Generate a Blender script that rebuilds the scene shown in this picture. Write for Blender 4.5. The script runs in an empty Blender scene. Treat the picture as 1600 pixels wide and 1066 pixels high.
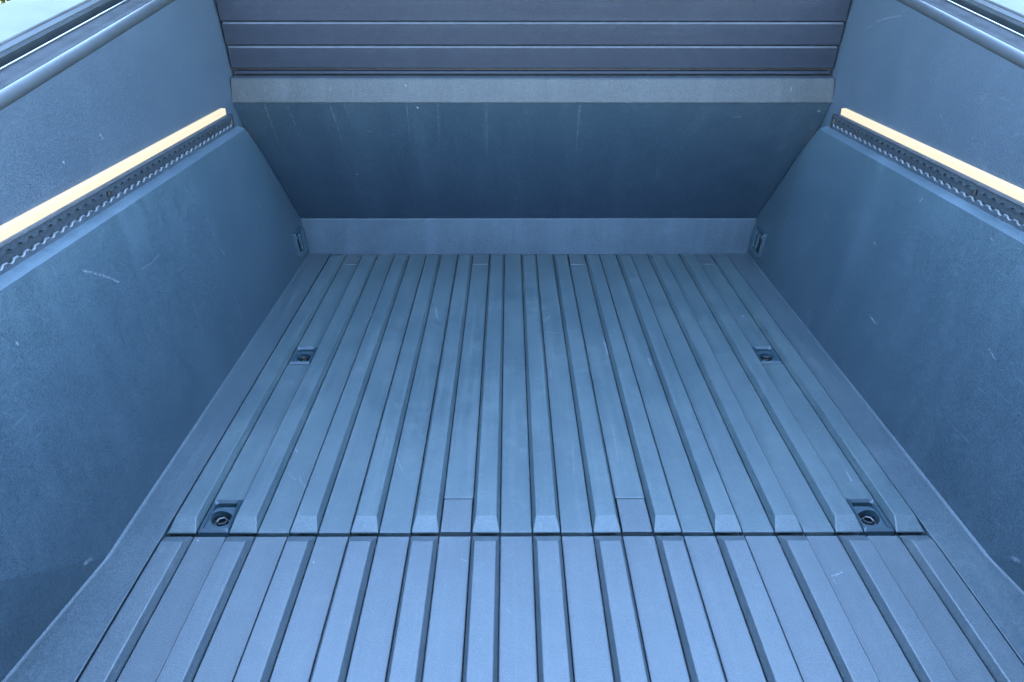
import bpy, bmesh, math, random
from mathutils import Vector, Matrix
random.seed(4)
S = bpy.context.scene
COL = S.collection
R = math.radians
# ------------------------------------------------------------------ camera
FPX, PITCH, YAW, ROLL = 1180.0, 0.47328, 0.003646, 0.000774     # focal length in px of a 1600 wide picture
CAM = Vector((-0.05685, 0.0, 0.79272))
fwd = Vector((math.sin(YAW) * math.cos(PITCH), math.cos(YAW) * math.cos(PITCH), -math.sin(PITCH)))
rt0 = Vector((math.cos(YAW), -math.sin(YAW), 0)); up0 = rt0.cross(fwd)
rt = rt0 * math.cos(ROLL) + up0 * math.sin(ROLL); up = up0 * math.cos(ROLL) - rt0 * math.sin(ROLL)
cd = bpy.data.cameras.new('camera'); cam = bpy.data.objects.new('camera', cd); COL.objects.link(cam)
cam.matrix_world = Matrix(((rt.x, up.x, -fwd.x, CAM.x), (rt.y, up.y, -fwd.y, CAM.y), (rt.z, up.z, -fwd.z, CAM.z), (0, 0, 0, 1)))
cd.sensor_width = 36; cd.lens = FPX / 1600 * 36; cd.clip_start = 0.02; cd.clip_end = 2000
S.camera = cam
# ------------------------------------------------------------------ sky, sun, exposure
SUN_EL, SUN_AZ = 30.0, 0.0          # the sun stands ahead of the truck, behind the cab: the bed lies in its shade
W = bpy.data.worlds.new('World'); S.world = W; W.use_nodes = True
wn = W.node_tree.nodes; wl = W.node_tree.links
sky = wn.new('ShaderNodeTexSky'); sky.sky_type = 'NISHITA'; sky.sun_disc = False
sky.sun_elevation = R(SUN_EL); sky.sun_rotation = R(SUN_AZ); sky.air_density = 1.0; sky.dust_density = 0.0; sky.ozone_density = 1.0
wl.new(sky.outputs[0], wn['Background'].inputs[0]); wn['Background'].inputs[1].default_value = 0.15
sl = bpy.data.lights.new('sun', 'SUN'); sl.energy = 2.5; sl.angle = R(0.5); sl.color = (1, .93, .82)
so = bpy.data.objects.new('sun', sl); COL.objects.link(so)
so.rotation_euler = (R(-(90 - SUN_EL)), 0, R(-SUN_AZ)); so.location = (0, 20, 10)
S.view_settings.view_transform = 'Standard'; S.view_settings.look = 'None'
S.view_settings.gamma = 1; S.view_settings.use_curve_mapping = False
S.view_settings.exposure = 4.87
S.render.engine = 'CYCLES'

# ------------------------------------------------------------------ helpers
def ray(u, v):
    return (rt * ((u - 800) / FPX) - up * ((v - 533) / FPX) + fwd)
def hit(u, v, n, d):
    r = ray(u, v); n = Vector(n); return CAM + r * ((d - n.dot(CAM)) / n.dot(r))
TW = 0.05 / 0.414                                              # lean of the lower side walls
def on_floor(u, v): return hit(u, v, (0, 0, 1), 0.0)
def on_rib(u, v): return hit(u, v, (0, 0, 1), 0.012)
def on_wall(s):
    return lambda u, v: hit(u, v, (s, 0, -TW), 0.65)
def on_upper(s):
    return lambda u, v: hit(u, v, (s, 0, -TU), 0.722 - 0.452 * TU)
TU = math.tan(R(5))
SL = (2.115, 0.108, 1.885, 0.473)                               # slanted panel (y, z) foot and (y, z) top
def on_slant(u, v):
    n = Vector((0, SL[3] - SL[1], SL[0] - SL[2])).normalized(); return hit(u, v, n, n.dot(Vector((0, SL[0], SL[1]))))

def tag(o, label=None, cat=None, group=None, kind=None):
    for k, v in (('label', label), ('category', cat), ('group', group), ('kind', kind)):
        if v: o[k] = v
    return o
def mesh(name, V, Fc, mat, parent=None, bevel=0.0, seg=2, smooth=False, angle=30):
    me = bpy.data.meshes.new(name); me.from_pydata([tuple(v) for v in V], [], Fc); me.update()
    bm = bmesh.new(); bm.from_mesh(me); bmesh.ops.recalc_face_normals(bm, faces=bm.faces); bm.to_mesh(me); bm.free()
    me.materials.append(mat)
    if smooth:
        for p in me.polygons: p.use_smooth = True
    o = bpy.data.objects.new(name, me); COL.objects.link(o); o.parent = parent
    if bevel:
        b = o.modifiers.new('edge', 'BEVEL'); b.width = bevel; b.segments = seg; b.limit_method = 'ANGLE'; b.angle_limit = R(angle)
    return o
def sheet(name, V, Fc, mat, parent, toward, thick=0.006, bevel=0.0):
    """an open panel; its thickness grows away from the point `toward`"""
    me = bpy.data.meshes.new(name); me.from_pydata([tuple(v) for v in V], [], Fc); me.update()
    t = Vector(toward); bm = bmesh.new(); bm.from_mesh(me)
    bmesh.ops.recalc_face_normals(bm, faces=bm.faces)
    a = sum((f.normal.dot(t - f.calc_center_median()) * f.calc_area() for f in bm.faces))
    if a < 0: bmesh.ops.reverse_faces(bm, faces=bm.faces)
    bm.to_mesh(me); bm.free(); me.materials.append(mat)
    o = bpy.data.objects.new(name, me); COL.objects.link(o); o.parent = parent
    if bevel:
        b = o.modifiers.new('edge', 'BEVEL'); b.width = bevel; b.segments = 3; b.limit_method = 'ANGLE'; b.angle_limit = R(8)
    m = o.modifiers.new('thickness', 'SOLIDIFY'); m.thickness = thick; m.offset = -1
    return o
def box(x0, x1, y0, y1, z0, z1):
    V = [(x, y, z) for x in (x0, x1) for y in (y0, y1) for z in (z0, z1)]
    return V, [(0, 1, 3, 2), (4, 6, 7, 5), (0, 4, 5, 1), (2, 3, 7, 6), (0, 2, 6, 4), (1, 5, 7, 3)]
def extrude_x(poly, x0, x1):
    n = len(poly); V = [(x0, y, z) for y, z in poly] + [(x1, y, z) for y, z in poly]
    return V, [tuple(range(n))[::-1], tuple(range(n, 2 * n))] + [(i, (i + 1) % n, n + (i + 1) % n, n + i) for i in range(n)]
def copy(o, parent, loc=None):
    c = o.copy(); COL.objects.link(c); c.parent = parent
    if loc is not None: c.location = loc
    return c

# ------------------------------------------------------------------ materials
def scratch_group():
    g = bpy.data.node_groups.new('scratch_mark', 'ShaderNodeTree')
    for n, t in (('P', 'NodeSocketVector'), ('A', 'NodeSocketVector'), ('AB', 'NodeSocketVector'), ('InvL2', 'NodeSocketFloat'), ('Width', 'NodeSocketFloat'), ('Strength', 'NodeSocketFloat')):
        g.interface.new_socket(n, in_out='INPUT', socket_type=t)
    g.interface.new_socket('Fac', in_out='OUTPUT', socket_type='NodeSocketFloat')
    N, L = g.nodes, g.links
    i = N.new('NodeGroupInput'); o = N.new('NodeGroupOutput')
    def vm(op, a, b):
        n = N.new('ShaderNodeVectorMath'); n.operation = op; L.new(a, n.inputs[0])
        if b is not None: L.new(b, n.inputs[3 if op == 'SCALE' else 1])
        return n
    pa = vm('SUBTRACT', i.outputs['P'], i.outputs['A'])
    d = vm('DOT_PRODUCT', pa.outputs[0], i.outputs['AB'])
    m = N.new('ShaderNodeMath'); m.operation = 'MULTIPLY'; m.use_clamp = True; L.new(d.outputs['Value'], m.inputs[0]); L.new(i.outputs['InvL2'], m.inputs[1])
    s = vm('SCALE', i.outputs['AB'], m.outputs[0]); q = vm('SUBTRACT', pa.outputs[0], s.outputs[0]); ln = vm('LENGTH', q.outputs[0], None)
    mr = N.new('ShaderNodeMapRange'); mr.interpolation_type = 'SMOOTHSTEP'
    L.new(ln.outputs['Value'], mr.inputs['Value']); mr.inputs['From Min'].default_value = 0; L.new(i.outputs['Width'], mr.inputs['From Max'])
    L.new(i.outputs['Strength'], mr.inputs['To Min']); mr.inputs['To Max'].default_value = 0
    L.new(mr.outputs[0], o.inputs[0])
    return g
SG = scratch_group()

def liner(name, streak=(40, 2.2, 40), dust=0.5, base=(.014, .026, .036), rough=.46, marks=(), grain=1.0, streak_amt=1.0, fine=0.35, spec=.5, dustcol=None):
    """moulded bed liner plastic: leather-fine grain, wiped dust along one direction, blotches, scratches"""
    m = bpy.data.materials.new(name); m.use_nodes = True; N, L = m.node_tree.nodes, m.node_tree.links
    P = N['Principled BSDF']; geo = N.new('ShaderNodeNewGeometry'); pos = geo.outputs['Position']
    def noise(scale, detail, rgh=.55, vec=None, sc3=None, dist=0):
        n = N.new('ShaderNodeTexNoise'); n.inputs['Scale'].default_value = scale; n.inputs['Detail'].default_value = detail
        n.inputs['Roughness'].default_value = rgh; n.inputs['Distortion'].default_value = dist
        if sc3:
            mp = N.new('ShaderNodeMapping'); mp.inputs['Scale'].default_value = sc3; L.new(pos, mp.inputs['Vector']); L.new(mp.outputs[0], n.inputs['Vector'])
        else: L.new(pos, n.inputs['Vector'])
        return n.outputs['Fac']
    def mr(x, a, b, c=0.0, d=1.0):
        n = N.new('ShaderNodeMapRange'); n.inputs['From Min'].default_value = a; n.inputs['From Max'].default_value = b
        n.inputs['To Min'].default_value = c; n.inputs['To Max'].default_value = d; L.new(x, n.inputs['Value']); return n.outputs[0]
    def ma(op, a, b):
        n = N.new('ShaderNodeMath'); n.operation = op
        for k, x in enumerate((a, b)):
            if isinstance(x, (int, float)): n.inputs[k].default_value = x
            else: L.new(x, n.inputs[k])
        return n.outputs[0]
    def mix(f, a, b):
        n = N.new('ShaderNodeMix'); n.data_type = 'RGBA'
        for k, x in ((0, f), (6, a), (7, b)):
            if isinstance(x, tuple): n.inputs[k].default_value = (*x, 1)
            elif isinstance(x, (int, float)): n.inputs[k].default_value = x
            else: L.new(x, n.inputs[k])
        return n.outputs[2]
    st = mr(noise(1, 3, .62, sc3=streak, dist=.4), .47, .78)
    bl = mr(noise(5.5, 3, .6, dist=.8), .40, .72)
    bl2 = mr(noise(19, 3, .65, dist=1.2), .52, .75)
    sp = mr(noise(420, 1, .6), .38, .72)
    fac = ma('ADD', ma('MULTIPLY', st, .5 * streak_amt), ma('MULTIPLY', bl, .24)); fac = ma('ADD', fac, ma('MULTIPLY', bl2, .24))
    bl3 = mr(noise(70, 3, .7, dist=.6), .50, .74); fac = ma('ADD', fac, ma('MULTIPLY', bl3, .22))
    fac = ma('MULTIPLY', fac, dust); fac = ma('ADD', fac, ma('MULTIPLY', sp, .42 * grain))
    # hair-fine random scuffs along the wipe direction, and a few across it
    f1 = mr(noise(1, 2, .7, sc3=tuple(c * 7 for c in streak), dist=.2), .66, .74)
    f1 = ma('MULTIPLY', f1, mr(noise(4, 1), .50, .66))
    fac = ma('ADD', fac, ma('MULTIPLY', f1, fine))
    f2 = mr(noise(1, 1, .6, sc3=(11, 330, 330) if streak[0] > streak[1] else (40, 12, 260), dist=1.5), .70, .77)
    f2 = ma('MULTIPLY', f2, mr(noise(3.1, 1), .52, .64))
    fac = ma('ADD', fac, ma('MULTIPLY', f2, fine * 1.2)); fac = ma('MINIMUM', fac, 1.0)
    col = mix(fac, base, dustcol or tuple(b * 2.0 + .018 for b in base))
    if marks:
        acc = None; brk = mr(noise(210, 2, .7), .38, .66)
        for A, B, w, sgt in marks:
            g = N.new('ShaderNodeGroup'); g.node_tree = SG; L.new(pos, g.inputs['P']); AB = B - A
            g.inputs['A'].default_value = A; g.inputs['AB'].default_value = AB; g.inputs['InvL2'].default_value = 1 / max(AB.length_squared, 1e-8)
            g.inputs['Width'].default_value = w; g.inputs['Strength'].default_value = sgt
            acc = g.outputs[0] if acc is None else ma('MAXIMUM', acc, g.outputs[0])
        col = mix(ma('MULTIPLY', acc, brk), col, (.42, .45, .48))
    L.new(col, P.inputs['Base Color'])
    L.new(ma('ADD', ma('MULTIPLY', fac, .16), rough), P.inputs['Roughness'])
    P.inputs['IOR'].default_value = 1.5; P.inputs['Specular IOR Level'].default_value = spec
    b = N.new('ShaderNodeBump'); b.inputs['Strength'].default_value = .5; b.inputs['Distance'].default_value = .0008
    L.new(noise(430, 2, .6), b.inputs['Height']); L.new(b.outputs[0], P.inputs['Normal'])
    return m
def plain(name, col, rough=.5, metal=0.0, scale=60, var=.25, emit=None, bump=0.0, spec=.5):
    m = bpy.data.materials.new(name); m.use_nodes = True; N, L = m.node_tree.nodes, m.node_tree.links; P = N['Principled BSDF']
    n = N.new('ShaderNodeTexNoise'); n.inputs['Scale'].default_value = scale; n.inputs['Detail'].default_value = 4
    geo = N.new('ShaderNodeNewGeometry'); L.new(geo.outputs['Position'], n.inputs['Vector'])
    r = N.new('ShaderNodeValToRGB'); r.color_ramp.elements[0].position = .3; r.color_ramp.elements[1].position = .7
    r.color_ramp.elements[0].color = (*[c * (1 - var) for c in col], 1); r.color_ramp.elements[1].color = (*[min(1, c * (1 + var)) for c in col], 1)
    L.new(n.outputs['Fac'], r.inputs[0]); L.new(r.outputs[0], P.inputs['Base Color'])
    P.inputs['Roughness'].default_value = rough; P.inputs['Metallic'].default_value = metal; P.inputs['Specular IOR Level'].default_value = spec
    if bump:
        b = N.new('ShaderNodeBump'); b.inputs['Strength'].default_value = bump; b.inputs['Distance'].default_value = .001; L.new(n.outputs['Fac'], b.inputs['Height']); L.new(b.outputs[0], P.inputs['Normal'])
    if emit: P.inputs['Emission Color'].default_value = (*emit[:3], 1); P.inputs['Emission Strength'].default_value = emit[3]
    return m
def poly_marks(fn, pts, w, s):
    Q = [fn(*p) for p in pts]; return [(Q[i], Q[i + 1], w, s) for i in range(len(Q) - 1)]
def many(fn, spec):
    out = []
    for pts, w, s in spec: out += poly_marks(fn, pts, w * .00095, s * .85)
    return out
marks_left = many(on_wall(-1), [([(130, 423), (160, 430), (186, 441)], 3.0, .30), ([(323, 341), (335, 368)], 1.8, .3), ([(331, 342), (338, 362)], 1.6, .25),
    ([(317, 437), (324, 466)], 2, .2), ([(346, 391), (351, 399)], 3, .35), ([(215, 300), (224, 306)], 2, .2), ([(133, 881), (143, 873)], 5, .28), ([(395, 300), (420, 345), (430, 400)], 3, .10),
    ([(375, 240), (408, 330), (418, 430)], 4, .09), ([(25, 535), (28, 538)], 3, .35), ([(250, 395), (236, 412), (222, 420)], 1.5, .15), ([(300, 470), (318, 520)], 4, .08), ([(365, 455), (378, 500)], 6, .12), ([(360, 510), (372, 540)], 5, .1)])
marks_right = many(on_wall(1), [([(1358, 492), (1368, 506)], 2, .5), ([(1241, 290), (1251, 282)], 2, .2), ([(1288, 330), (1294, 345)], 2, .25), ([(1259, 368), (1259, 372)], 3, .25), ([(1366, 379), (1367, 381)], 3, .4),
    ([(1306, 488), (1316, 470)], 1.6, .2), ([(1240, 310), (1226, 352)], 4, .12), ([(1252, 300), (1236, 350)], 4, .08), ([(1549, 373), (1551, 375)], 3, .35), ([(1437, 314), (1442, 310)], 2.5, .25), ([(1584, 872), (1592, 876)], 6, .3), ([(1545, 545), (1555, 562)], 3, .2)])
marks_slant = many(on_slant, [([(413, 163), (433, 221), (461, 277)], 3, .12), ([(449, 165), (482, 248)], 3, .09), ([(516, 165), (532, 215), (545, 260)], 3, .12), ([(635, 163), (642, 234)], 2.5, .15), ([(684, 163), (690, 330)], 3, .1),
    ([(556, 273), (559, 275)], 5, .75), ([(588, 274), (591, 276)], 4, .3), ([(567, 207), (583, 206)], 2.5, .3), ([(652, 168), (653, 169)], 4, .35), ([(613, 210), (614, 211)], 3, .3), ([(906, 165), (894, 320)], 4, .09), ([(1004, 309), (1039, 290)], 2.5, .18),
    ([(911, 321), (932, 320)], 2.5, .2), ([(1174, 329), (1200, 275), (1224, 225)], 3, .16), ([(1147, 184), (1156, 183)], 3, .3), ([(1279, 173), (1280, 174)], 4, .4), ([(765, 268), (771, 266)], 2.5, .25), ([(778, 273), (782, 273)], 2.5, .25), ([(1136, 324), (1142, 330)], 3, .2), ([(760, 150), (762, 330)], 5, .05)])
marks_floor = many(on_floor, [([(1078, 485), (1082, 492)], 2.5, .6), ([(1013, 560), (1017, 570)], 4, .45), ([(944, 535), (951, 555)], 3, .35), ([(1299, 900), (1308, 898), (1316, 894)], 1.8, .45), ([(1302, 906), (1306, 912)], 1.5, .3),
    ([(722, 874), (732, 878)], 1.6, .4), ([(790, 950), (797, 957)], 1.5, .25), ([(452, 740), (456, 746), (462, 750)], 1.6, .3), ([(468, 742), (470, 753), (477, 762)], 1.4, .25), ([(474, 756), (484, 764)], 1.4, .2), ([(462, 702), (465, 708)], 1.6, .35),
    ([(851, 519), (875, 520)], 2.5, .3), ([(1321, 735), (1331, 752)], 1.6, .45), ([(918, 372), (920, 373)], 4, .5), ([(860, 578), (861, 590)], 2, .3), ([(580, 491), (581, 493)], 4, .75), ([(1160, 494), (1162, 494)], 4, .6), ([(570, 503), (577, 498)], 2.5, .3),
    ([(681, 480), (683, 497)], 4, .3), ([(690, 412), (698, 416)], 3, .2), ([(309, 844), (310, 845)], 2, .5), ([(208, 844), (209, 845)], 2, .6), ([(490, 878), (491, 880)], 2, .5), ([(620, 715), (628, 735)], 2, .2), ([(957, 665), (966, 720)], 2, .15), ([(1130, 620), (1146, 660)], 2.5, .12), ([(895, 690), (897, 740)], 2, .12)])
marks_floor += many(on_rib, [([(830, 518), (845, 516)], 2, .2), ([(836, 590), (842, 592)], 2, .25), ([(1012, 541), (1026, 541)], 2, .25), ([(958, 515), (963, 518)], 2, .25), ([(700, 660), (703, 672)], 2, .2), ([(507, 424), (520, 423)], 2, .15)])
# a ring left by a can on one of the flats
marks_floor += poly_marks(on_floor, [(851 + 8 * math.cos(a * .6), 491 + 10 * math.sin(a * .6)) for a in range(9)], .0016, .3)
marks_up_l = many(on_upper(-1), [([(156, 210), (160, 217)], 3, .35), ([(98, 252), (100, 255)], 2.5, .3), ([(340, 60), (352, 135)], 3, .08)])
marks_up_r = many(on_upper(1), [([(1350, 48), (1372, 33), (1392, 27), (1408, 25)], 2.2, .22), ([(1327, 115), (1324, 165)], 2.5, .1), ([(1469, 179), (1470, 182)], 3, .1), ([(1560, 150), (1585, 165)], 2, .1)])
marks_band = many(lambda u, v: hit(u, v, (0, 1, 0), 1.893), [([(628, 122), (638, 123)], 6, .7), ([(632, 124), (634, 134)], 4, .4), ([(459, 129), (460, 132)], 3, .3), ([(413, 128), (416, 155)], 2.5, .15), ([(516, 125), (517, 155)], 2.5, .12), ([(1202, 123), (1202, 134)], 2.5, .4), ([(1240, 125), (1232, 155)], 3, .12)])
def zone(y0, y1): return [m for m in marks_floor if y0 <= (m[0].y + m[1].y) / 2 < y1]
M_floor = liner('floor_liner', (85, 3.0, 85), 1.15, marks=zone(.9, 3), streak_amt=.55, grain=1.5, fine=1.0, rough=.45, spec=.75, base=(.014, .032, .039), dustcol=(.052, .074, .076))
M_hatch = liner('hatch_liner', (85, 3.0, 85), .9, marks=zone(0, .9), streak_amt=.5, grain=1.5, fine=.6, rough=.45, spec=.75, base=(.016, .030, .037), dustcol=(.058, .071, .076))
M_border = liner('border_liner', (85, 3, 85), .8, streak_amt=.5, grain=1.4, rough=.45, spec=.75, base=(.013, .028, .037), dustcol=(.054, .072, .076))
M_wl = liner('left_wall_liner', (4, 18, 2.6), .62, streak_amt=.5, grain=1.4, base=(.0118, .0245, .0330), marks=marks_left, rough=.45, fine=.9)
M_wr = liner('right_wall_liner', (4, 18, 2.6), .62, streak_amt=.5, grain=1.4, base=(.0118, .0245, .0330), marks=marks_right, rough=.45, fine=.9)
M_ul = liner('left_upper_liner', (3, 3, 3), .35, base=(.0150, .0255, .0370), marks=marks_up_l, rough=.42, fine=.15)
M_ur = liner('right_upper_liner', (3, 3, 3), .35, base=(.0150, .0255, .0370), marks=marks_up_r, rough=.42, fine=.15)
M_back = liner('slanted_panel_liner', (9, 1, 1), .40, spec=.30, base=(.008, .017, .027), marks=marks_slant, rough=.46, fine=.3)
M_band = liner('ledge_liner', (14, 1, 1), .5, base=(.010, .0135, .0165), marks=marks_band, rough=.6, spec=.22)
M_shoulder = liner('shoulder_liner', (3, 3, 3), .8, base=(.023, .039, .050), rough=.45, spec=.6)
M_skirt = liner('skirt_liner', (14, 1, 1), .7, rough=.5)
M_slat = liner('cover_slat_coating', (1.2, 30, 30), .22, grain=.2, base=(.006, .009, .0155), rough=.5, spec=.10)
M_slatedge = plain('slat_edge_highlight', (.015, .018, .022), .45, 0, 50, .3)  # light caught along the slat tops, put into a paler colour
M_trim = plain('anchor_casting', (.017, .035, .045), .40, 0, 300, .25, bump=.2)
M_black = plain('black_rubber', (.003, .0035, .004), .6, 0, 80, .3)
M_track = liner('anodised_track', (20, 2, 20), .4, base=(.012, .019, .027), rough=.5, spec=.3)
M_slot = liner('track_slot', (20, 2, 20), .4, base=(.010, .015, .021), rough=.55, spec=.2)
M_edgelit = plain('track_edge_highlight', (.075, .085, .095), .4, .2, 60, .2)  # paler than the track, so its slot edge looks lit
M_rubber = plain('grey_seal_rubber', (.014, .018, .021), .6, 0, 25, .12, spec=.2)
M_railp = plain('rail_paint', (.015, .018, .021), .85, 0, 25, .3, spec=.06)
M_steel = plain('brushed_steel', (.032, .035, .036), .6, 0, 14, .2, spec=.15)
M_guide = plain('guide_paint', (.013, .017, .019), .6, 0, 30, .2, spec=.12)
M_flange = plain('flange_steel', (.026, .031, .034), .6, 0, 12, .1, spec=.15)
M_edge = plain('bright_trim', (.055, .06, .065), .35, .6, 90, .1)
M_bolt = plain('zinc_bolt', (.10, .105, .11), .4, 1.0, 200, .2)
M_lamp = plain('warm_lamp_diffuser', (.05, .04, .03), .7, 0, 30, .04, emit=(1.0, .87, .58, .030))
M_lampbody = plain('lamp_housing', (.055, .058, .066), .35, .3, 60, .15)

# ------------------------------------------------------------------ setting
GZ = -0.92
g = mesh('ground', *box(-300, 300, -300, 300, GZ - .2, GZ), plain('asphalt', (.055, .055, .055), .85, 0, 3, .3, bump=.3)); tag(g, kind='structure')

# ------------------------------------------------------------------ the truck bed
T = bpy.data.objects.new('pickup_truck', None); COL.objects.link(T); T.location = (0, 0, 0)
tag(T, 'pickup truck with an empty blue-grey ribbed plastic-lined cargo bed and lit side light bars', 'truck')
Y0, Y1, YS = 0.25, 2.113, 0.898           # open end, bulkhead, seam between fixed floor and hatch
PITCHX, RW, RI, RH, RUN = 0.0936, 0.0213, 0.0052, 0.0122, 0.024
FE = 0.5845

under = mesh('underfloor_light_seal', *box(-.985, .985, Y0 + .01, 2.6, -.10, -.045), M_black, T)  # unseen black box, added to stop light leaking in from below

def rib_mesh(y0, y1, slope0, slope1):   # slope1 = run of the far end slope
    a, b = RW, RW - RI; zb = -.003
    V = [(-a, y0, zb), (a, y0, zb), (a, y1, zb), (-a, y1, zb), (-a, y0, 0), (a, y0, 0), (a, y1, 0), (-a, y1, 0)]
    s0 = RUN if slope0 else 0; s1 = slope1
    V += [(-b, y0 + s0, RH), (b, y0 + s0, RH), (b, y1 - s1, RH), (-b, y1 - s1, RH)]
    Fc = [(3, 2, 1, 0)] + [(i, (i + 1) % 4, 4 + (i + 1) % 4, 4 + i) for i in range(4)] + [(4 + i, 4 + (i + 1) % 4, 8 + (i + 1) % 4, 8 + i) for i in range(4)] + [(8, 9, 10, 11)]
    return V, Fc
def panel(name, y0, y1, s0, s1, pockets, edge, M_floor):
    """one floor moulding: tray, raised ribs, flat strips between them with pockets left open for anchors and plugs"""
    p = mesh(name, *box(-edge, edge, y0 + .002, y1 - .001, -.034, -.016), M_floor, T)
    first = None
    for k in range(-6, 7):
        if first is None: r = first = mesh('rib', *rib_mesh(y0, y1, s0, s1), M_floor, p, bevel=.0019, seg=3, angle=15)
        else: r = copy(first, p)
        r.location = (k * PITCHX, 0, 0)
    for k in range(-6, 6):
        xa, xb = k * PITCHX + RW + .0013, (k + 1) * PITCHX - RW - .0013
        cuts = sorted(pockets.get(k, [])); ys = [y0] + [c for pr in cuts for c in pr] + [y1]
        for i in range(0, len(ys), 2):
            if ys[i + 1] - ys[i] > .004:
                mesh('flat_strip', *box(xa, xb, ys[i], ys[i + 1], -.016, 0), M_floor, p, bevel=.0017)
    for s in (-1, 1):
        xa, xb = sorted((s * (6 * PITCHX + RW - .001), s * edge))
        if xb - xa > .0005: mesh('edge_strip', *box(xa, xb, y0, y1, -.016, -.0015), M_floor, p)
    return p
YA, YB = YS + .0032, Y1 + .004
APK, BPK, FPK = (YA, .981), (1.4375, 1.519), (2.031, YB)
PPK = (YA, .9835)
pk = {-6: [APK, BPK, FPK], 5: [APK, BPK, FPK], -2: [PPK, FPK], 1: [PPK, FPK]}
front = panel('floor_panel', YA, YB, True, .046, pk, FE, M_floor)
hatch = panel('hatch_lid', Y0, YS - .0048, False, RUN, {}, FE - .0035, M_hatch)

# plugs
def plug(xc, y0, y1, big):
    w = PITCHX / 2 - RW - .0026
    mesh('plug_cover', *box(xc - w, xc + w, y0 + .0008, y1 - .0030, -.014, .0004), M_hatch, front, bevel=.0008)
for k in (-2, 1): plug((k + .5) * PITCHX, *PPK, True)
for k in (-6, -2, 1, 5): plug((k + .5) * PITCHX, *FPK, False)

# tie-down anchors
def rrect(w, h, r, n=5, cx=0, cy=0):
    out = []
    for sx, sy, a0 in ((1, 1, 0), (-1, 1, 90), (-1, -1, 180), (1, -1, 270)):
        for i in range(n):
            a = R(a0 + 90 * i / (n - 1)); out.append((cx + sx * (w - r) + r * math.cos(a), cy + sy * (h - r) + r * math.sin(a)))
    return out
def ring(outer, inner, z0, z1, zin=None):
    n = len(outer); zin = z1 if zin is None else zin
    V = [(x, y, z0) for x, y in outer] + [(x, y, z1) for x, y in outer] + [(x, y, zin) for x, y in inner] + [(x, y, z0) for x, y in inner]
    Fc = []
    for a in range(4):
        for i in range(n): Fc.append((a * n + i, a * n + (i + 1) % n, ((a + 1) % 4) * n + (i + 1) % n, ((a + 1) % 4) * n + i))
    return V, Fc
def disc(poly, z0, z1):
    n = len(poly); V = [(x, y, z0) for x, y in poly] + [(x, y, z1) for x, y in poly]
    return V, [tuple(range(n))[::-1], tuple(range(n, 2 * n))] + [(i, (i + 1) % n, n + (i + 1) % n, n + i) for i in range(n)]
def circ(r, n, cx=0, cy=0, a0=0): return [(cx + r * math.cos(a0 + 2 * math.pi * i / n), cy + r * math.sin(a0 + 2 * math.pi * i / n)) for i in range(n)]
HW, HL = PITCHX / 2 - RW - .0016, .0392
def anchor_parts(s):
    """casting with bevelled rim, a stepped cup, a tongue, and a hexagon-socket bolt; s = -1 mirrors it"""
    fl = lambda pts: [(s * x, y) for x, y in pts]
    out = []
    rim_o = fl(rrect(HW, HL, .002)); rim_t = fl(rrect(HW - .0035, HL - .0045, .003)); rim_i = fl(rrect(HW - .0065, HL - .0085, .005))
    n = len(rim_o)
    V = [(x, y, -.015) for x, y in rim_o] + [(x, y, -.0005) for x, y in rim_o] + [(x, y, .0038) for x, y in rim_t] + [(x, y, -.0010) for x, y in rim_i] + [(x, y, -.015) for x, y in rim_i]
    Fc = [(a * n + i, a * n + (i + 1) % n, ((a + 1) % 5) * n + (i + 1) % n, ((a + 1) % 5) * n + i) for a in range(5) for i in range(n)]
    out.append(('tie_down_anchor', (V, Fc), M_trim, .0008))
    out.append(('cup', disc(fl(rrect(HW - .0062, HL - .0082, .005)), -.0160, -.0152), M_black, 0))
    ix, iy = HW - .0068, HL - .0088
    # seat plate: stops short of the far rim (dark slot) and is cut by a well round the bolt with a lobe on the outer side
    cxb, cyb = .0040, -.0080
    po = []; pi_ = []; NA = 36
    for k in range(NA):
        a = 2 * math.pi * k / NA; ca, sa = math.cos(a), math.sin(a)
        tx = ((ix if ca > 0 else -ix) - cxb) / ca if abs(ca) > 1e-6 else 9
        ty = ((iy - .0075 if sa > 0 else -iy) - cyb) / sa if abs(sa) > 1e-6 else 9
        t = min(tx, ty); px_, py_ = cxb + t * ca, cyb + t * sa
        if px_ < -ix * .6 and py_ > iy * .3: py_ -= .004 * min(1, (-px_ / ix - .6) / .3)
        po.append((px_, py_))
        d = (a - 2.35 + math.pi) % (2 * math.pi) - math.pi
        r = .0160 + .0085 * math.exp(-(d / .7) ** 2)
        pi_.append((max(-ix + .0015, min(ix - .0004, cxb + r * ca)), cyb + r * sa + .0016))
    out.append(('seat_plate', ring(fl(po), fl(pi_), -.0125, -.0024), M_trim, .0006))
    hx = lambda r: circ(r, 6, s * cxb, cyb, .35 * s)
    out.append(('bolt', ring(hx(.0094), hx(.0064), -.0155, -.0030, -.0036), M_bolt, .0004))
    out.append(('washer', ring(circ(.0122, 20, s * cxb, cyb), circ(.0050, 20, s * cxb, cyb), -.0152, -.0105), M_trim, .0005))
    return out
for s in (-1, 1):
    P0 = None
    for (ya, yb) in (APK, BPK):
        loc = Vector((s * 5.5 * PITCHX, (ya + yb) / 2 + .0002, 0))
        if P0 is None:
            P0 = []
            root = None
            for nm, (V, Fc), mt, bv in anchor_parts(-s):
                o = mesh(nm, V, Fc, mt, root if root else T, bevel=bv, seg=2)
                if root is None: root = o; o.location = loc
                P0.append(o)
        else:
            r2 = copy(P0[0], T, loc)
            for c in P0[1:]: copy(c, r2)

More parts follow.
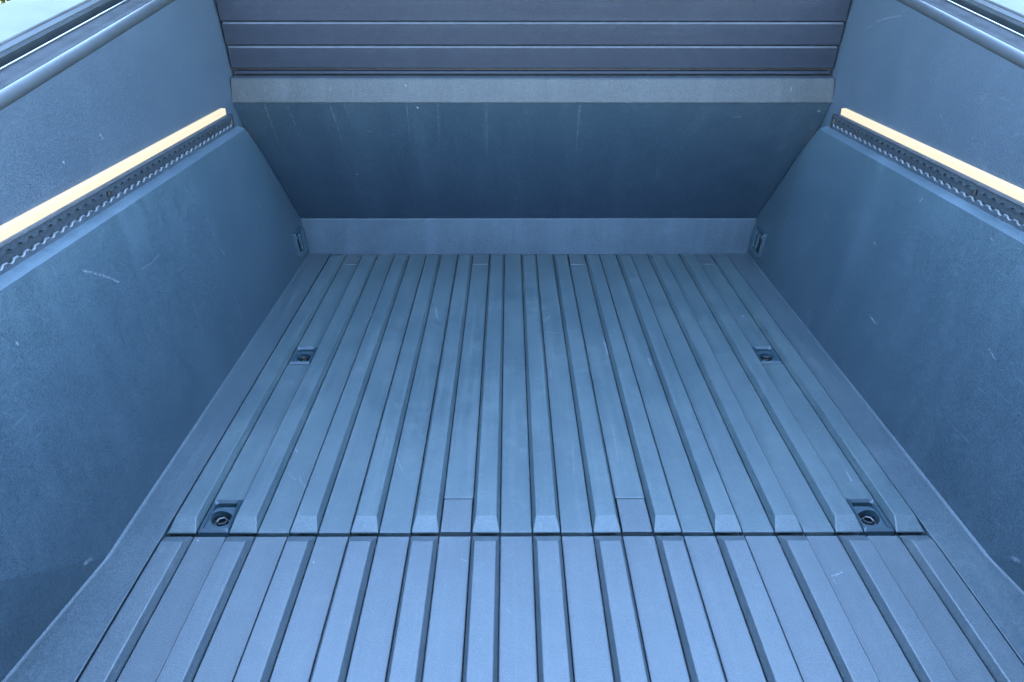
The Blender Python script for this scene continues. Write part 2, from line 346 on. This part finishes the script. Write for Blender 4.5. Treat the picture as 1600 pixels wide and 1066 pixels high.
# border strips beside the floor, kinked outwards near the open end
KY = 0.848; FL = .123
def xedge(y): return .65 + (max(0, KY - y) * FL)
for s in (-1, 1):
    ys = [Y0, .5, KY, 1.2, 1.6, 2.118]
    V = []
    for y in ys:
        i0 = FE + (.0035 if y < YS else .0025)
        V += [(s * i0, y, -.03), (s * i0, y, .0015), (s * (xedge(y) - .004), y, .0015), (s * (xedge(y) + .004), y, .0045), (s * (xedge(y) + .006), y, -.03)]
    n = 5; Fc = [(i * n + j, i * n + (j + 1) % n, (i + 1) * n + (j + 1) % n, (i + 1) * n + j) for i in range(len(ys) - 1) for j in range(n)]
    Fc += [tuple(range(n)), tuple(range((len(ys) - 1) * n, len(ys) * n))]
    mesh('floor_border', V, Fc, M_border, T, bevel=.0012, angle=10)

# lower side walls with the flare below a crease and the rolled shoulder under the track
ZB, XB = .414, .70
def wx(z): return .65 + TW * z
for s, mt in ((-1, M_wl), (1, M_wr)):
    K = (wx(0), KY, 0.0)
    def crease(y): return (KY - y) * .125 / .173
    cr = [(wx(crease(y)), y, crease(y)) for y in (.68, .5, .30)]
    foot = [(xedge(y), y, 0.0) for y in (.68, .5, Y0)]
    back = [(2.117, 0.0), (2.121, .108), (2.030, .225), (1.954, .322), (1.889, .403), (1.874, ZB)]
    V = []; 
    def av(p): V.append((s * p[0], p[1], p[2])); return len(V) - 1
    k = av(K); c = [av(p) for p in cr]; f = [av(p) for p in foot]
    bk = [av((wx(z), y, z)) for y, z in back]
    top_near = av((XB, Y0, ZB))
    tops = [av((XB, y, ZB)) for y in (.6, 1.2)]
    Fc = [(k, c[0], f[0]), (c[0], c[1], f[1], f[0]), (c[1], c[2], f[2], f[1])]
    mid = av((wx(.34), Y0, .397)); 
    Fc += [(f[2], c[2], mid)]
    Fc += [tuple([k] + bk + [tops[1], tops[0], top_near, mid, c[2], c[1], c[0]])]
    # shoulder
    bt = [(.7215, Y0, .4195), (.7215, .6, .4195), (.7215, 1.2, .4195), (.7215, 1.885, .4195)]
    b_ = [av(p) for p in bt]
    Fc_sh = [(top_near, tops[0], b_[1], b_[0]), (tops[0], tops[1], b_[2], b_[1]), (tops[1], bk[5], b_[3], b_[2])]
    Vs = [V[i] for f_ in Fc_sh for i in f_]; sheet('wall_shoulder', Vs, [(0, 1, 2, 3), (4, 5, 6, 7), (8, 9, 10, 11)], M_shoulder, T, (0, 1.1, 2), .006)
    # return along the slanted end
    rb = [av((.7235, 1.899, .405)), av((wx(.322) + .014, 1.990, .324)), av((wx(.225) + .012, 2.053, .227)), av((wx(.108) + .006, 2.126, .108))]
    Fc += [(bk[5], bk[4], rb[0], b_[3]), (bk[4], bk[3], rb[1], rb[0]), (bk[3], bk[2], rb[2], rb[1]), (bk[2], bk[1], rb[3], rb[2])]
    o = sheet('lower_side_wall', V, Fc, mt, T, (0, 1.1, .25), .008, bevel=.0025)

# wall tie-downs near the bulkhead
for s in (-1, 1):
    B = Matrix(((0, TW * s, -s, 0), (1, 0, 0, 0), (0, 1, TW, 0), (0, 0, 0, 1)))      # local x = world y, local y = up the wall, local z = into the bed
    B = Matrix([[*Vector(r[:3]), r[3]] for r in B])
    yc, zc = 2.048, .062
    B.translation = Vector((s * (wx(zc) - .0004), yc, zc))
    def tr(VF): return [B @ Vector(v) for v in VF[0]], VF[1]
    fr = mesh('wall_anchor', *tr(ring(rrect(.040, .036, .005), rrect(.029, .026, .004), -.002, .009, .004)), M_trim, T, bevel=.0016)
    mesh('cup', *tr(disc(rrect(.0292, .0262, .004), -.0005, .0010)), M_black, fr)
    mesh('hook_bar', *tr(box(-.004, .006, -.023, .024, .001, .0085)), M_trim, fr, bevel=.0025, seg=3)
    mesh('hook_tongue', *tr(box(-.024, .022, .014, .0245, .001, .0060)), M_trim, fr, bevel=.002)

# cargo track with scalloped slot
TX = .7205
def track(s):
    zc, pitch, r, hs = .4355, .0254, .0096, .0056
    ph = .947 % pitch if s < 0 else 1.1034 % pitch
    zl, zh = .4188, .4520
    n = 14; ys = []; y = Y0 + .01
    while y < 1.852: ys.append(y); y += pitch / n
    def half(y):
        d = abs(((y - ph + pitch / 2) % pitch) - pitch / 2)
        return max(hs, math.sqrt(max(0, r * r - d * d)))
    body = mesh('cargo_track', *box(*sorted((s * (TX + .0085), s * (TX + .020))), Y0 + .005, 1.857, zl, zh), M_black, T)
    for lo in (True, False):
        V = []; Fc = []
        for y in ys:
            z1 = zc - half(y) if lo else zc + half(y); z0 = zl if lo else zh
            V += [(s * TX, y, z0), (s * TX, y, z1 - (.0014 if lo else 0)), (s * (TX + .0014), y, z1), (s * (TX + .0035), y, z1), (s * (TX + .0035), y, z0)]
        for i in range(len(ys) - 1):
            for j in range(5): Fc.append((i * 5 + j, i * 5 + (j + 1) % 5, i * 5 + 5 + (j + 1) % 5, i * 5 + 5 + j))
        Fc += [(0, 1, 2, 3, 4), tuple(range(len(V) - 5, len(V)))]
        fo = mesh('lower_flange' if lo else 'upper_flange', V, Fc, M_track, body)
        if lo:                                                  # light caught on the slot edge, painted as a brighter material
            fo.data.materials.append(M_edgelit)
            for p in fo.data.polygons:
                if p.index < 5 * (len(ys) - 1) and p.index % 5 in (1, 2): p.material_index = 1
    mesh('slot_floor', *box(*sorted((s * (TX + .0058), s * (TX + .0084))), Y0 + .006, 1.856, zc - .0135, zc + .0135), M_slot, body)
    mesh('end_block', *box(*sorted((s * TX, s * (TX + .011))), 1.8525, 1.866, zl, zh), M_black, body, bevel=.003)
    u = [(174, 301), (331, 205)] if s < 0 else [(1518, 303), (1336, 205)]
    for (a, b) in u:
        P = hit(a, b, (1, 0, 0), s * TX)
        mesh('slot_stop', *box(*sorted((s * (TX + .0005), s * (TX + .0057))), P.y - .006, P.y + .006, zc - .002, zc + .0125), M_black, body, bevel=.002)
for s in (-1, 1): track(s)

# light bars above the tracks
for s in (-1, 1):
    y1 = 1.805
    prof = [(.7195, .4535), (.7120, .4560), (.7132, .4605), (.7215, .4625), (.735, .4625), (.735, .4535)]
    n = len(prof); V = [(s * x, Y0 + .01, z) for x, z in prof] + [(s * x, y1, z) for x, z in prof]
    body = mesh('light_bar', V, [tuple(range(n)), tuple(range(n, 2 * n))] + [(i, (i + 1) % n, n + (i + 1) % n, n + i) for i in range(n)], M_lampbody, T, bevel=.0006)
    prof = [(.7140, .4612), (.7140, .4742), (.7150, .4752), (.7275, .4756), (.7275, .4625), (.722, .4632)]
    n = len(prof); V = [(s * x, Y0 + .012, z) for x, z in prof] + [(s * x, y1 - .002, z) for x, z in prof]
    mesh('lamp_diffuser', V, [tuple(range(n)), tuple(range(n, 2 * n))] + [(i, (i + 1) % n, n + (i + 1) % n, n + i) for i in range(n)], M_lamp, body, bevel=.0004)
    mesh('end_cap', *box(*sorted((s * .7165, s * .730)), y1 - .0015, y1 + .010, .4545, .4735), M_black, body, bevel=.002)

# upper side walls, lip, channel and outer rail, all rising towards the cab
LY = [.25, 2.3]; LZ = [.608 + .152 * (y - 1.039) for y in LY]
def lipz(y):
    for i in range(len(LY) - 1):
        if y <= LY[i + 1]: t = (y - LY[i]) / (LY[i + 1] - LY[i]); return LZ[i] + t * (LZ[i + 1] - LZ[i])
    return LZ[-1]
def ux(z): return .722 + (z - .452) * TU
for s, mt in ((-1, M_ul), (1, M_ur)):
    ys = [Y0] + [Y0 + i * (1.99 - Y0) / 24 for i in range(1, 25)]
    V = []; Fc = []
    for y in ys:
        V += [(s * (ux(.452) + .0005), y, .4535), (s * ux(.46), y, .46), (s * ux(lipz(y)), y, lipz(y) + .004)]
    for i in range(len(ys) - 1):
        for j in range(2): Fc.append((i * 3 + j, i * 3 + j + 1, i * 3 + 4 + j, i * 3 + 3 + j))
    sheet('upper_side_wall', V, Fc, mt, T, (0, 1.1, .6), .004)
    # closing piece behind the track end up to the bulkhead
    mesh('corner_panel', *box(*sorted((s * .7225, s * .729)), 1.858, 1.99, .395, .4540), mt, T)
    def rail(name, prof, mat, closed=True, sm=False, y0=Y0, y1=2.25, bev=0):
        V = []; Fc = []; n = len(prof); yy = [y0 + i * (y1 - y0) / 30 for i in range(31)]
        for y in yy:
            dx = ux(lipz(y)) - ux(.607)
            V += [(s * (x + dx), y, lipz(y) + dz) for x, dz in prof]
        for i in range(30):
            for j in range(n if closed else n - 1): Fc.append((i * n + j, i * n + (j + 1) % n, (i + 1) * n + (j + 1) % n, (i + 1) * n + j))
        if closed: Fc += [tuple(range(n)), tuple(range(30 * n, 31 * n))]
        return mesh(name, V, Fc, mat, T, bevel=bev, smooth=sm)
    rail('lip_seal', [(.7465 + .0125 * math.cos(a * math.pi / 8), .0030 + .0112 * math.sin(a * math.pi / 8)) for a in range(16)], M_rubber, sm=True)
    rail('inner_rail', [(.756, .005), (.757, .0110), (.770, .0105), (.781, .0118), (.800, .0125), (.8005, -.03), (.756, -.03)], M_railp, bev=.001)
    rail('rail_trim', [(.8005, .004), (.8008, .0146), (.8030, .0150), (.8042, .0140), (.8044, .004)], M_edge)
    rail('rail_channel', [(.8044, -.03), (.8044, -.012), (.831, -.010), (.831, -.03)], M_black)
    rail('cover_guide', [(.831, -.03), (.831, .0150), (.8328, .0165), (.8345, .0150), (.8365, .0172), (.8385, .0172), (.8385, -.03)], M_guide, bev=.0005)
    rail('guide_flange', [(.8387, -.03), (.8387, .0192), (.8400, .0200), (.8478, .0235), (.8478, -.03)], M_flange, bev=.0005)
    rail('outer_rail', [(.8480, -.03), (.8480, .0250), (.8505, .0268), (.905, .0345), (.950, .0405), (.955, .0390), (.985, -.06), (.985, -.50), (.975, -.50), (.975, -.06)], M_steel, bev=.0012)
    mesh('rear_light_seal', *box(*sorted((s * .755, s * .972)), Y0 - .004, Y0 + .014, -.10, .47), M_railp, T, bevel=.004)  # end plate added to keep light out of the hollow side

mesh('tailgate_blocker', *extrude_x([(.185, -.09), (.175, .458), (.188, .470), (.232, .470), (.240, .458), (.242, -.09)], -.80, .80), M_railp, T, bevel=.006)  # unseen; added shut, its height set to cut sky light from behind
# ------------------------------------------------------------------ bulkhead
mesh('bulkhead_skirt', *extrude_x([(Y1 + .004, -.03), (Y1 + .004, .000), (2.1195, .1065), (2.1225, .1085), (2.14, .1085), (2.14, -.03)], -.69, .69), M_skirt, T, bevel=.0012)
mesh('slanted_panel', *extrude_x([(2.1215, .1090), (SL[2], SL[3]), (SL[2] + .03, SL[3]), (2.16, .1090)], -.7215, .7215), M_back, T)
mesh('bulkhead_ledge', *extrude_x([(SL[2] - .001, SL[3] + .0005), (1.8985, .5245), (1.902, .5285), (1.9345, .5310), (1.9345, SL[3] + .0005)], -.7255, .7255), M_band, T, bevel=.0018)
mesh('cover_housing', *box(-.76, .76, 1.946, 1.975, .50, 1.22), M_black, T)
SP = .0527
def slat_profile(z): return [(1.9255, z), (1.9235, z + .002), (1.9185, z + SP - .0058), (1.9195, z + SP - .0054), (1.942, z + SP - .0054), (1.942, z)]
for i in range(12):
    z = .5465 + i * SP
    hwd = min(ux(z), .762) - .0035
    sl_ = mesh('cover_slat', *extrude_x(slat_profile(z), -hwd, hwd), M_slat, T, bevel=.0007)
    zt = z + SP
    mesh('slat_edge', *extrude_x([(1.9172, zt - .0052), (1.9178, zt - .0044), (1.9205, zt - .0014), (1.9245, zt - .0006), (1.9245, zt - .0052)], -hwd + .002, hwd - .002), M_slatedge, sl_)  # strip coloured as the lit upper edge of the slat
mesh('sill_strip', *extrude_x([(1.9255, .5325), (1.9225, .5345), (1.9225, .5395), (1.9245, .5415), (1.942, .5420), (1.942, .5325)], -.722, .722), M_slat, T, bevel=.001)
# cab behind the bulkhead: keeps the low sun off the bed
mesh('cab', *extrude_x([(2.20, -.5), (2.20, .12), (1.980, .49), (1.980, 1.20), (2.15, 1.26), (2.9, 1.18), (4.4, .35), (4.6, -.5)], -.97, .97), M_steel, T, bevel=.01)
mesh('roof_edge', *extrude_x([(1.915, 1.185), (1.915, 1.215), (1.979, 1.235), (1.979, 1.185)], -.80, .80), M_railp, T, bevel=.004)

# ------------------------------------------------------------------ shrub seen past the left rail
def leaf_cluster(name, n, rx, ry, z0, z1, mat, parent):
    V = []; Fc = []
    for _ in range(n):
        a = random.uniform(0, 2 * math.pi); t = random.random(); rr = math.sqrt(random.random()) * (1 - .5 * t * t)
        c = Vector((rx * rr * math.cos(a), ry * rr * math.sin(a), z0 + (z1 - z0) * t + random.uniform(-.08, .08)))
        d = Vector((random.gauss(0, 1), random.gauss(0, 1), random.gauss(0, 1))).normalized(); e = d.orthogonal().normalized()
        L, w = random.uniform(.05, .09), random.uniform(.016, .028); b = len(V)
        V += [c - d * L, c + e * w, c + d * L, c - e * w]; Fc.append((b, b + 1, b + 2, b + 3))
    return mesh(name, V, Fc, mat, parent)
d = ray(3, 2); P = CAM + d * (7.5 / d.y)
sh = bpy.data.objects.new('shrub', None); COL.objects.link(sh); sh.location = (P.x, P.y, GZ)
tag(sh, 'yellow-green leafy shrub growing beyond the side rail of the truck', 'shrub')
M_leaf = plain('shrub_leaf', (.030, .034, .003), .7, 0, 9, .5, spec=.1)
leaf_cluster('foliage', 2600, 1.0, 1.0, .15, 1.55, M_leaf, sh)
bark = plain('shrub_bark', (.05, .035, .025), .9, 0, 40, .3)
for k in range(5):
    a = k * 1.257; V = []; Fc = []
    for j in range(5):
        z = j * .3; r = .022 * (1 - j / 6); o = Vector((math.cos(a), math.sin(a), 0)) * (.05 + .09 * j)
        V += [(o.x + r * math.cos(q * math.pi / 3), o.y + r * math.sin(q * math.pi / 3), z) for q in range(6)]
    for j in range(4):
        for q in range(6): Fc.append((j * 6 + q, j * 6 + (q + 1) % 6, j * 6 + 6 + (q + 1) % 6, j * 6 + 6 + q))
    mesh('stem', V, Fc, bark, sh)
